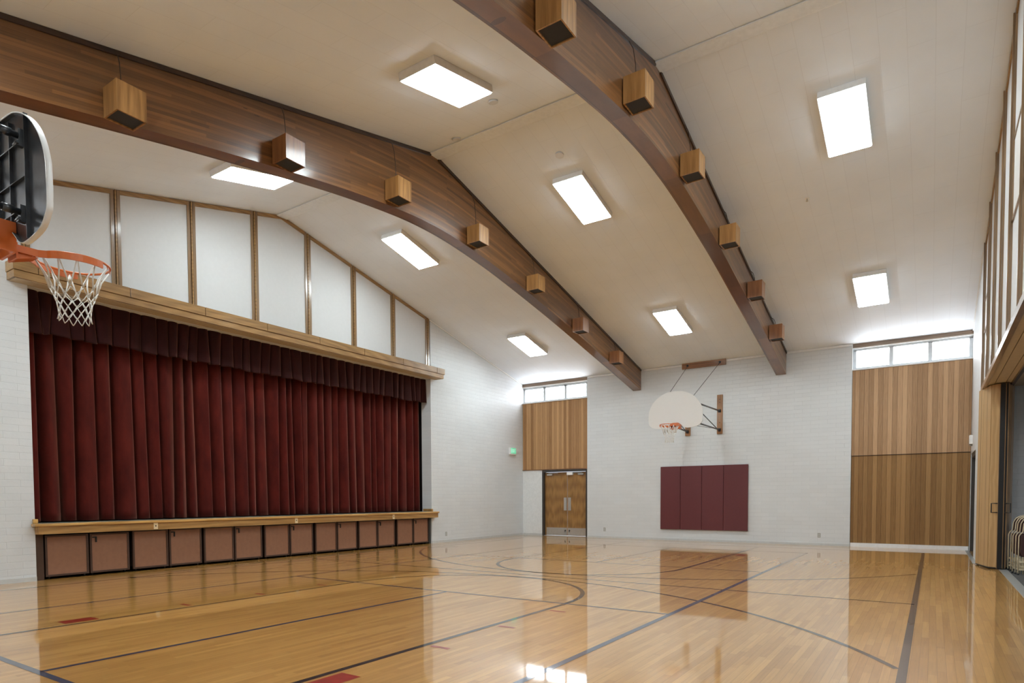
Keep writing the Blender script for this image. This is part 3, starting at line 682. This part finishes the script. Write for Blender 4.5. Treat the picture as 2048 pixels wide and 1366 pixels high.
# ------------------------------------------------------------------ beams
def spline(P, y):
    for (a, za), (b, zb_) in zip(P[:-1], P[1:]):
        if b <= y <= a: break
    i = P.index((a, za)); p0 = P[max(0, i-1)]; p3 = P[min(len(P)-1, i+2)]
    t = (a-y)/(a-b); m1 = (zb_-p0[1])/(p0[0]-b) if p0[0] != b else 0; m2 = (p3[1]-za)/(a-p3[0]) if a != p3[0] else 0
    h = a-b; m1 *= h; m2 *= h
    return (2*t**3-3*t*t+1)*za+(t**3-2*t*t+t)*m1+(-2*t**3+3*t*t)*zb_+(t**3-t*t)*m2
def beam(xr, prof, label):
    P = prof+[(-L-y, z) for y, z in prof[::-1] if y > YR+.01]
    root = empty('roof_beam', (xr-.125, YR, 4.57)); tag(root, label, 'beam', 'glulam roof beams')
    ys = [0-L*i/160 for i in range(161)]
    bm = nb(); uvl = bm.loops.layers.uv.new('UVMap'); X0, X1 = -.132, .125
    def V(x, y, z): return bm.verts.new((x, y-YR, z-4.57))
    A = [[V(X0, y, spline(P, y)), V(X1, y, spline(P, y)), V(X1, y, zc(y)-.002), V(X0, y, zc(y)-.002)] for y in ys]
    def quad(vs, uvs):
        f = bm.faces.new(vs)
        for l, u in zip(f.loops, uvs): l[uvl].uv = u
    for i in range(160):
        a, b = A[i], A[i+1]; ya, yb = ys[i], ys[i+1]; ha, hb = zc(ya)-spline(P, ya), zc(yb)-spline(P, yb)
        quad([a[1], a[2], b[2], b[1]], [(ya, 0), (ya, ha), (yb, hb), (yb, 0)])
        quad([a[0], b[0], b[3], a[3]], [(ya, 5), (yb, 5), (yb, 5+hb), (ya, 5+ha)])
        quad([a[0], a[1], b[1], b[0]], [(ya, 9.002), (ya, 9.034), (yb, 9.034), (yb, 9.002)])
        quad([a[3], b[3], b[2], a[2]], [(ya, 7), (yb, 7), (yb, 7.2), (ya, 7.2)])
    quad(A[0][::-1], [(0, 0), (0, .3), (.3, .3), (.3, 0)]); quad(A[-1], [(0, 0), (0, .3), (.3, .3), (.3, 0)])
    link('timber', bm, 'glulam', root)
    for x0, x1 in ((X1, X1+.02), (X0-.02, X0)):
        for ya, yb in ((-.02, YR+.1), (YR-.1, -L+.02)):
            bm = nb(); prism(bm, [(ya-YR, zc(ya)-4.57-.003), (yb-YR, zc(yb)-4.57-.003), (yb-YR, zc(yb)-4.57-.058), (ya-YR, zc(ya)-4.57-.058)], 'x', x0, x1)
            link('top_trim', bm, 'darktrim', root)
    return root
prof1 = [(0, 4.565), (-1.7, 4.91), (-3.44, 5.255), (-5.0, 5.56), (-6.27, 5.785), (-7.46, 5.975), (-8.3, 6.075), (-9.0, 6.135), (YR, 6.15)]
prof2 = [(0, 4.59), (-2.12, 5.045), (-4.34, 5.495), (-5.96, 5.825), (-7.0, 6.0), (-7.7, 6.105), (-8.48, 6.2), (-9.1, 6.24), (YR, 6.25)]
beam(4.348, prof1, 'left brown laminated roof beam, arching over the court nearer the stage')
beam(8.494, prof2, 'right brown laminated roof beam, arching over the court nearer the right wall')
# ------------------------------------------------------------------ speakers
yc7 = [-2.15, -4.27, -6.37, -8.48, -10.63, -12.73, -14.81, -16.9]
z1b = [4.975, 5.38, 5.815, 6.135, 6.13, 5.80, 5.385, 4.98]; z2b = [5.06, 5.49, 5.91, 6.25, 6.25, 5.89, 5.47, 5.05]
ords = ['lowest speaker box at the far end of', 'second speaker box from the far end of', 'third speaker box from the far end of', 'fourth speaker box from the far end of', 'fifth speaker box from the far end of', 'sixth speaker box from the far end of', 'seventh speaker box from the far end of', 'eighth speaker box from the far end of']
def speaker(x, y, z, h, mat, label):
    root = empty('speaker_box', (x, y, z)); tag(root, label, 'speaker', 'oak speaker boxes on the beams'); d = .305; hw = .152; t = .016
    bm = nb(); box(bm, .012, d, -hw, -hw+t, 0, h); box(bm, .012, d, hw-t, hw, 0, h); box(bm, d-t, d, -hw+t, hw-t, 0, h); box(bm, .012, .03, -hw+t, hw-t, 0, h); box(bm, .03, d-t, -hw+t, hw-t, h-t, h)
    link('cabinet', bm, mat, root)
    bxo('grille', (.03, d-t, -hw+t, hw-t, .014, .03), 'grille', root)
    bxo('mounting_bracket', (-.0, .012, -hw*.55, hw*.55, .05, h-.05), 'darktrim', root)
    top = zc(y)-z-.06
    if top > h+.03:
        bm = nb(); tube(bm, [(.13, -.02, h-.01), (.125, -.022, h+(top-h)*.35), (.09, -.015, h+(top-h)*.75), (.025, 0, top)], .006, 6); link('cord', bm, 'darktrim', root)
    return root
mats1 = ['oak_box_red', 'oak_box_red', 'oak_box', 'oak_box', 'oak_box', 'oak_box_red', 'oak_box', 'oak_box']
for i in range(7): speaker(4.350, yc7[i], z1b[i], .32, mats1[i], 'oak '+ords[i]+' the left beam')
for i in range(7): speaker(8.496, yc7[i]+(.07 if i < 3 else .03), z2b[i], .335, 'oak_box' if i not in (1, 0) else 'oak_box_red', 'oak '+ords[i]+' the right beam')
# ------------------------------------------------------------------ ceiling lights
ang = math.atan(SL)
def light(x, y, label, grp='ceiling lights'):
    far = y > YR
    root = empty('ceiling_light', (x, y, zc(y)), (-ang if far else ang, 0, 0)); tag(root, label, 'ceiling light', grp)
    hx, hy = .305, .635
    bm = nb(); box(bm, -hx, hx, -hy, -hy+.02, -.1, -.002); box(bm, -hx, hx, hy-.02, hy, -.1, -.002); box(bm, -hx, -hx+.02, -hy+.02, hy-.02, -.1, -.002); box(bm, hx-.02, hx, -hy+.02, hy-.02, -.1, -.002); box(bm, -hx+.02, hx-.02, -hy+.02, hy-.02, -.03, -.002)
    link('housing', bm, 'fixture', root)
    bxo('lens', (-hx+.02, hx-.02, -hy+.02, hy-.02, -.113, -.095), 'lens', root)
    return root
cols = [(1.92, 'stage-side'), (6.28, 'middle'), (10.67, 'right-hand')]
rows = [(-2.62, 'farthest from the camera'), (-7.54, 'just beyond the ridge'), (-11.52, 'just before the ridge'), (-16.45, 'above and behind the camera')]
for x, cn in cols:
    for y, rn in rows: light(x, y, 'rectangular white ceiling light in the %s ceiling bay, %s' % (cn, rn))
# unseen lamp, added to light the room beyond
lr = empty('ceiling_light', (15.6, -8.5, RZ+.07)); tag(lr, 'unseen ceiling light added to brighten the side room past the folding partition', 'ceiling light')
bxo('housing', (-.31, .31, -.64, .64, -.09, -.001), 'fixture', lr); bxo('lens', (-.29, .29, -.62, .62, -.095, -.0895), 'lens', lr)
# detectors on the ceiling
for x, y, r, lb_ in ((6.29, -10.46, .072, 'small round ceiling disc beside the nearest middle light'), (5.04, -9.78, .072, 'small round ceiling disc touching the ridge board near the left beam'), (6.39, -8.63, .072, 'small round ceiling disc past the ridge, above the middle light')):
    far = y > YR; bm = nb(); tube(bm, [(0, 0, -.001), (0, 0, -.02), (0, 0, -.026)], r, 28); o = link('ceiling_disc', bm, 'disc'); o.location = (x, y, zc(y)); o.rotation_euler = (-ang if far else ang, 0, 0); tag(o, lb_, 'ceiling disc', 'round ceiling discs')
sp = empty('sprinkler_head', (9.9, -5.95, zc(-5.95)), (-ang, 0, 0)); tag(sp, 'tiny metal sprinkler head in the right ceiling bay between two lights', 'sprinkler')
bm = nb(); tube(bm, [(0, 0, -.001), (0, 0, -.01)], .035, 18); link('escutcheon', bm, 'fixture', sp)
bm = nb(); tube(bm, [(0, 0, -.01), (0, 0, -.05)], .008, 10); tube(bm, [(0, 0, -.05), (0, 0, -.054)], .02, 12); link('nozzle', bm, 'steel', sp)
# ------------------------------------------------------------------ exit sign and outlets
ex = empty('exit_sign', (0, -.65, 2.86)); tag(ex, 'small lit green exit sign on the left wall near the far corner', 'exit sign')
bxo('housing', (.001, .075, -.17, .17, -.12, .11), 'fixture', ex, .006); bxo('face', (.075, .079, -.155, .155, -.085, .10), 'green', ex)
for k, ch in enumerate('EXIT'):
    y0 = .135-.07*k; bm = nb(); q = .012      # read from the court: starts at the near side
    y0 = -.135+.07*k; z0_, z1_ = -.055, .07; w_ = .05
    def bar(ya, yb, za, zb_): box(bm, .079, .082, ya, yb, za, zb_)
    if ch == 'E': bar(y0, y0+q, z0_, z1_); [bar(y0+q, y0+w_, z, z+q) for z in (z0_, (z0_+z1_-q)/2, z1_-q)]
    if ch == 'X':
        for s in (1, -1):
            a = (y0, y0+w_) if s == 1 else (y0+w_, y0); prism(bm, [(a[0]-q*.6, z0_), (a[0]+q*.6, z0_), (a[1]+q*.6, z1_), (a[1]-q*.6, z1_)], 'x', .079, .082)
    if ch == 'I': bar(y0+w_/2-q/2, y0+w_/2+q/2, z0_, z1_)
    if ch == 'T': bar(y0+w_/2-q/2, y0+w_/2+q/2, z0_, z1_-q); bar(y0, y0+w_, z1_-q, z1_)
    link('letter', bm, 'greenletter', ex)
for loc, rz, lb_ in (((.0, -4.1, .245), 0, 'grey outlet plate low on the left wall just past the stage'), ((3.13, 0, .27), -math.pi/2, 'grey outlet plate low on the far wall beside the double doors'), ((9.355, 0, .265), -math.pi/2, 'grey outlet plate low on the far wall right of the maroon pads')):
    root = empty('wall_outlet', loc, (0, 0, rz)); tag(root, lb_, 'outlet', 'outlets low on the brick walls')
    bxo('plate', (.001, .007, -.037, .037, -.06, .06), 'greyplate', root, .0015)
    for z in (-.022, .022): bxo('socket', (.007, .009, -.014, .014, z-.013, z+.013), 'base', root)
# ------------------------------------------------------------------ wall pads
px = [4.998, 5.611, 6.245, 6.868, 7.545]
plab = ['leftmost of the four maroon wall pads below the far hoop', 'second from the left of the four maroon wall pads', 'third from the left of the four maroon wall pads', 'rightmost of the four maroon wall pads below the far hoop']
for i in range(4):
    a, b = px[i]+.003, px[i+1]-.003; c_ = (a+b)/2
    root = empty('wall_pad', (c_, 0, .33)); tag(root, plab[i], 'wall pad', 'maroon wall pads')
    bm = nb(); box(bm, a-c_, b-c_, -.055, -.012, 0, 1.872); bevel(bm, .014, 3); link('cushion', bm, 'pad', root)
    bxo('backing', (a-c_+.004, b-c_-.004, -.012, -.001, .004, 1.868), 'darktrim', root)
# ------------------------------------------------------------------ basketball hoops
def hoop(xc, yr_, wall_y, sgn, label, bolts_lab):
    """rim centre at (xc, yr_), board between rim and wall; sgn=+1: wall in +y"""
    root = empty('basketball_hoop', (xc, wall_y, 3.05), (0, 0, 0 if sgn > 0 else math.pi)); tag(root, label, 'basketball hoop')
    Dr = abs(wall_y-yr_)            # local: wall at y=0, rim at y=-Dr
    yb = -Dr+.229+.15               # board front plane
    half = [(0, .085), (.085, .08), (.17, .02), (.25, -.04), (.36, -.052), (.56, -.02), (.655, .05), (.684, .12), (.684, .33), (.668, .42), (.62, .53), (.545, .635), (.44, .73), (.32, .80), (.18, .848), (0, .862)]
    if sgn < 0: half = [(u*1.015, z-.012 if z > .4 else z) for u, z in half]
    def dens(P):
        out = []
        for i in range(len(P)-1):
            p0 = P[max(0, i-1)]; p1 = P[i]; p2 = P[i+1]; p3 = P[min(len(P)-1, i+2)]
            for k in range(4):
                t = k/4; out.append(tuple(.5*((2*p1[j])+(-p0[j]+p2[j])*t+(2*p0[j]-5*p1[j]+4*p2[j]-p3[j])*t*t+(-p0[j]+3*p1[j]-3*p2[j]+p3[j])*t**3) for j in (0, 1)))
        return out+[P[-1]]
    R = dens(half); out = [(u, z) for u, z in R]+[(-u, z) for u, z in R[::-1][1:-1]]
    # outline ring, sheet, flange
    cz = .4
    def inset(p, d): v = Vector((p[0], p[1]-cz)); v = v*(1-d/max(.2, v.length)); return (v.x, v.y+cz)
    bd = empty('backboard', (0, 0, 0)); bd.parent = root
    bm = nb(); prism(bm, out, 'y', yb, yb+.006); link('face', bm, 'boardwhite', bd)
    bm = nb(); n = len(out); inn = [inset(p, .006) for p in out]
    A = [bm.verts.new((p[0], yb+.006, p[1])) for p in out]; B = [bm.verts.new((p[0], yb+.036, p[1])) for p in out]; C = [bm.verts.new((p[0], yb+.036, p[1])) for p in inn]; D = [bm.verts.new((p[0], yb+.006, p[1])) for p in inn]
    for i in range(n):
        j = (i+1) % n
        for f in ((A[i], B[i], B[j], A[j]), (B[i], C[i], C[j], B[j]), (C[i], D[i], D[j], C[j])): bm.faces.new(f).smooth = True
    link('edge_flange', bm, 'boardwhite', bd)
    back = [inset(p, .008) for p in out]
    bm = nb(); prism(bm, back, 'y', yb+.0065, yb+.009)
    E = [bm.verts.new((p[0], yb+.009, p[1])) for p in back]; F = [bm.verts.new((p[0], yb+.034, p[1])) for p in back]
    for i in range(n): bm.faces.new((E[i], F[i], F[(i+1) % n], E[(i+1) % n]))
    link('back_face', bm, 'blackpaint', bd)
    bm = nb()
    for s in (-1, 1):
        box(bm, s*.36-.003, s*.36+.003, yb+.009, yb+.033, -.03, .76 if sgn > 0 else .78); box(bm, s*.10-.003, s*.10+.003, yb+.009, yb+.03, .09, .80)
    for z in (.18, .38, .62): box(bm, -.36, .36, yb+.009, yb+.03, z-.003, z+.003)
    link('rib', bm, 'blackpaint', bd)
    # rim
    rim = empty('rim', (0, 0, 0)); rim.parent = root
    th = [2*math.pi*i/64 for i in range(64)]
    bm = nb(); tube(bm, [(.229*math.sin(t), -Dr-.229*math.cos(t), 0) for t in th], .0085, 8, True)
    link('ring', bm, 'orange', rim)
    bm = nb()
    # flat band bracing the back half of the ring, running out to the board as two arms
    def band(path, z0, z1, t=.005):
        path = [Vector((p[0], p[1], 0)) for p in path]
        a = []; k = len(path)
        for i, p in enumerate(path):
            d = (path[min(k-1, i+1)]-path[max(0, i-1)]).normalized(); nn = Vector((-d.y, d.x, 0))*t
            a.append([bm.verts.new((p.x+q*nn.x, p.y+q*nn.y, z)) for q, z in ((1, z0), (1, z1), (-1, z1), (-1, z0))])
        for i in range(k-1):
            for j in range(4): bm.faces.new((a[i][j], a[i][(j+1) % 4], a[i+1][(j+1) % 4], a[i+1][j]))
        bm.faces.new(a[0]); bm.faces.new(a[-1][::-1])
    for s in (-1, 1):
        cur = [(s*.232*math.sin(math.radians(t)), -Dr+.232*math.cos(math.radians(t))*1.0) for t in range(118, 26, -6)]
        cur += [(s*.075, -Dr+.25), (s*.07, yb-.004)]
        band(cur, -.045, .004)
    link('brace_band', bm, 'orange', rim)
    bm = nb(); box(bm, -.075, .075, yb-.012, yb-.001, -.09, .02); box(bm, -.07, .07, -Dr+.235, yb-.012, -.004, .002); prism(bm, [(-Dr+.24, -.045), (yb-.012, -.045), (yb-.012, -.09)], 'x', -.06, .06); link('mounting_plate', bm, 'orange', rim)
    bm = nb(); box(bm, -.13, .13, yb+.012, yb+.03, -.07, .13); box(bm, -.13, -.12, yb+.03, yb+.12, -.07, .13); box(bm, .12, .13, yb+.03, yb+.12, -.07, .13); link('rear_plate', bm, 'orange', rim)
    bm = nb()
    for k in range(12):
        t = 2*math.pi*(k+.5)/12; c = Vector((.229*math.sin(t), -Dr-.229*math.cos(t), -.018)); tube(bm, [c+Vector((.012*math.cos(t), -.012*math.sin(t)*-1, .01)), c+Vector((0, 0, -.008)), c-Vector((.012*math.cos(t), -.012*math.sin(t)*-1, -.01))], .003, 5)
    link('net_hook', bm, 'orange', rim)
    # net
    bm = nb(); nseg = 12; rnd = random.Random(4)
    lev = [(0, -.02, .226), (1, -.205, .15), (2, -.25, .128), (3, -.295, .112), (4, -.34, .104), (5, -.385, .10), (6, -.43, .108)]
    def P(k, l, r, z):
        t = 2*math.pi*(k+(.5 if l % 2 else 0)+.5)/nseg; return Vector((r*math.sin(t), -Dr-r*math.cos(t), z+rnd.uniform(-.006, .006)))
    pts = [[P(k, l, r, z) for k in range(nseg)] for l, z, r in lev]
    for li in range(len(lev)-1):
        odd = lev[li][0] % 2
        for k in range(nseg):
            for q in ((k, k-1) if not odd else (k, k+1)):
                a = pts[li][k]; b = pts[li+1][q % nseg]
                if li == 0:
                    mid = (a+b)/2; c0 = Vector((0, -Dr, mid.z)); mid = c0+(mid-c0)*.93; path = [a, (a*.6+mid*.4)*.5+(a+mid)/4, mid, b]; path = [a, mid, b]
                else: path = [a, (a+b)/2+Vector((0, 0, -.004)), b]
                tube(bm, path, .0033, 5)
                if li == 0: tube(bm, [p+Vector((.006, .003, 0)) for p in path], .0028, 5)
    link('net', bm, 'net', root)
    # support pipes to two timber boards on the wall
    for s in (-1, 1):
        x = s*.466*-1 if False else s*.468; xo = x+ (-.21 if s < 0 else .255)*0
        xb_ = -.667 if s*sgn < 0 else .252
    bx = (-.667, .256) if sgn > 0 else (-.46, .46)
    for s, xb_ in zip((-1, 1), bx):
        xb_l = xb_; xd = s*.345
        wb = nb(); box(wb, xb_l-.077, xb_l+.077, -.04, -.001, .04, 1.15); bevel(wb, .003, 1); mo = link('wall_board', wb, 'oak_y', root)
        wb = nb()
        for z in (.12, .69, .36, .93, 1.02): tube(wb, [(xb_l, -.04, z), (xb_l, -.05, z)], .012, 8)
        link('bolt', wb, 'black', mo)
        for z0_, z1_, nme in ((.62, .69, 'upper_pipe'), (.13, .155, 'lower_pipe')):
            wb = nb(); tube(wb, [(xd, yb+.06, z0_), (xb_l, -.07, z1_)], .021, 12)
            tube(wb, [(xd+(xb_l-xd)*.05, yb+.1, z0_), (xd+(xb_l-xd)*.05, yb+.16, z0_)], .027, 12); link(nme, wb, 'blackpaint', root)
            wb = nb(); box(wb, xb_l-.035, xb_l+.035, -.09, -.04, z1_-.04, z1_+.04); link('pipe_bracket', wb, 'black', root)
            wb = nb(); box(wb, xd-.015, xd+.02, yb+.03, yb+.075, z0_-.065, z0_-.035); tube(wb, [(xd-.03, yb+.07, z0_-.05), (xd+.04, yb+.07, z0_-.05)], .009, 8); box(wb, xd-.006, xd+.03, yb+.012, yb+.06, z0_-.05, z0_+.05); link('pipe_clamp', wb, 'blackpaint', root)
        wb = nb(); f0 = .55; tube(wb, [(xd*.95+xb_l*.05, yb+.15, .60), (xd+(xb_l-xd)*.9, yb+(-.07-yb)*.9, .17)], .013, 10); link('diagonal_brace', wb, 'blackpaint', root)
        # suspension rod up to the high board
        rx = -.676 if (s < 0 and sgn > 0) else (.255 if sgn > 0 else s*.46)
        wb = nb(); tube(wb, [(xd, yb+.12, .64), (rx, -.05, 2.06)], .0065, 6); link('suspension_rod', wb, 'black', root)
        wb = nb(); tube(wb, [(rx, -.04, 2.07), (rx, -.075, 2.07)], .03, 10); link('rod_bracket', wb, 'black', root)
    wb = nb(); tube(wb, [(bx[1]-.03, -.25, .17), (-.30, yb+.25, .16)], .006, 6); tube(wb, [(bx[0]+.03, -.25, .17), (.30, yb+.25, .16)], .006, 6); link('cross_brace', wb, 'black', root)
    x0_, x1_ = (-.847, .42) if sgn > 0 else (-.63, .63)
    wb = nb(); box(wb, x0_, x1_, -.055, -.021, 1.985, 2.15); bevel(wb, .003, 1); link('rod_board', wb, 'oak_h', root)
    if sgn > 0:
        pass
    return root
hoop(6.486, -3.413, 0.0, 1, 'far basketball hoop with white fan backboard above the maroon wall pads', None)
hoop(6.486, -16.137, -L, -1, 'near basketball hoop at left seen from behind, black board and orange rim', None)
# ------------------------------------------------------------------ folded chairs in the side room
def make_chair():
    root = empty('folding_chair')
    hw = .225
    path = [(-hw, 0, .01), (-hw, 0, .60), (-hw+.015, 0, .635), (-hw+.05, 0, .675), (-hw+.055, 0, .74), (-hw+.062, 0, .80), (-hw+.09, 0, .86), (-hw+.14, 0, .895), (-.03, 0, .912)]
    path = path+[(-p[0], p[1], p[2]) for p in path[::-1]]
    bm = nb(); tube(bm, path, .0085, 8); link('back_frame', bm, 'chairframe', root)
    bm = nb(); pts = [(-.165, .66), (-.165, .80), (-.13, .86), (-.07, .885), (.07, .885), (.13, .86), (.165, .80), (.165, .66)]
    prism(bm, pts, 'y', .0, .025); bevel(bm, .006, 2); link('backrest', bm, 'chairpad', root)
    bm = nb(); pts = [(-.195, .62), (-.205, .36), (-.17, .29), (-.1, .262), (.1, .262), (.17, .29), (.205, .36), (.195, .62)]
    prism(bm, pts, 'y', -.03, .005); bevel(bm, .008, 2); link('seat', bm, 'chairpad', root)
    for x in (-.16, .16):
        bm = nb(); tube(bm, [(x, .03, .01), (x, .03, .3)], .008, 8); link('rear_leg', bm, 'chairframe', root)
    for z, y in ((.205, .0), (.13, .03), (.085, 0.0)):
        bm = nb(); box(bm, -.215, .215, y-.006, y+.008, z-.012, z+.012); link('cross_rail', bm, 'chairframe', root)
    for x in (-hw, hw):
        bm = nb(); tube(bm, [(x, 0, 0.001), (x, 0, .028)], .014, 10); link('foot', bm, 'black', root)
    return root
def copy_tree(o, par=None):
    c = o.copy(); COL.objects.link(c)
    if par: c.parent = par
    for ch in list(o.children):
        copy_tree(ch, c)
    return c
ch0 = make_chair()
clab = ['front folded brown chair with beige frame in the side room, fully in view', 'second folded brown chair from the front in the side room', 'third folded brown chair from the front in the side room', 'fourth folded brown chair in the side room, standing after the gap', 'rearmost folded brown chair in the side room, nearest the block wall']
for i, (x, y, s) in enumerate(((13.25, -5.24, 1), (13.225, -5.10, 1), (13.20, -4.96, 1), (13.205, -4.60, 1.0), (13.18, -4.47, 1.0))):
    o = ch0 if i == 0 else copy_tree(ch0)
    o.location = (x, y, 0); o.scale = (1, 1, 1.045); tag(o, clab[i], 'chair', 'folded chairs in the side room')
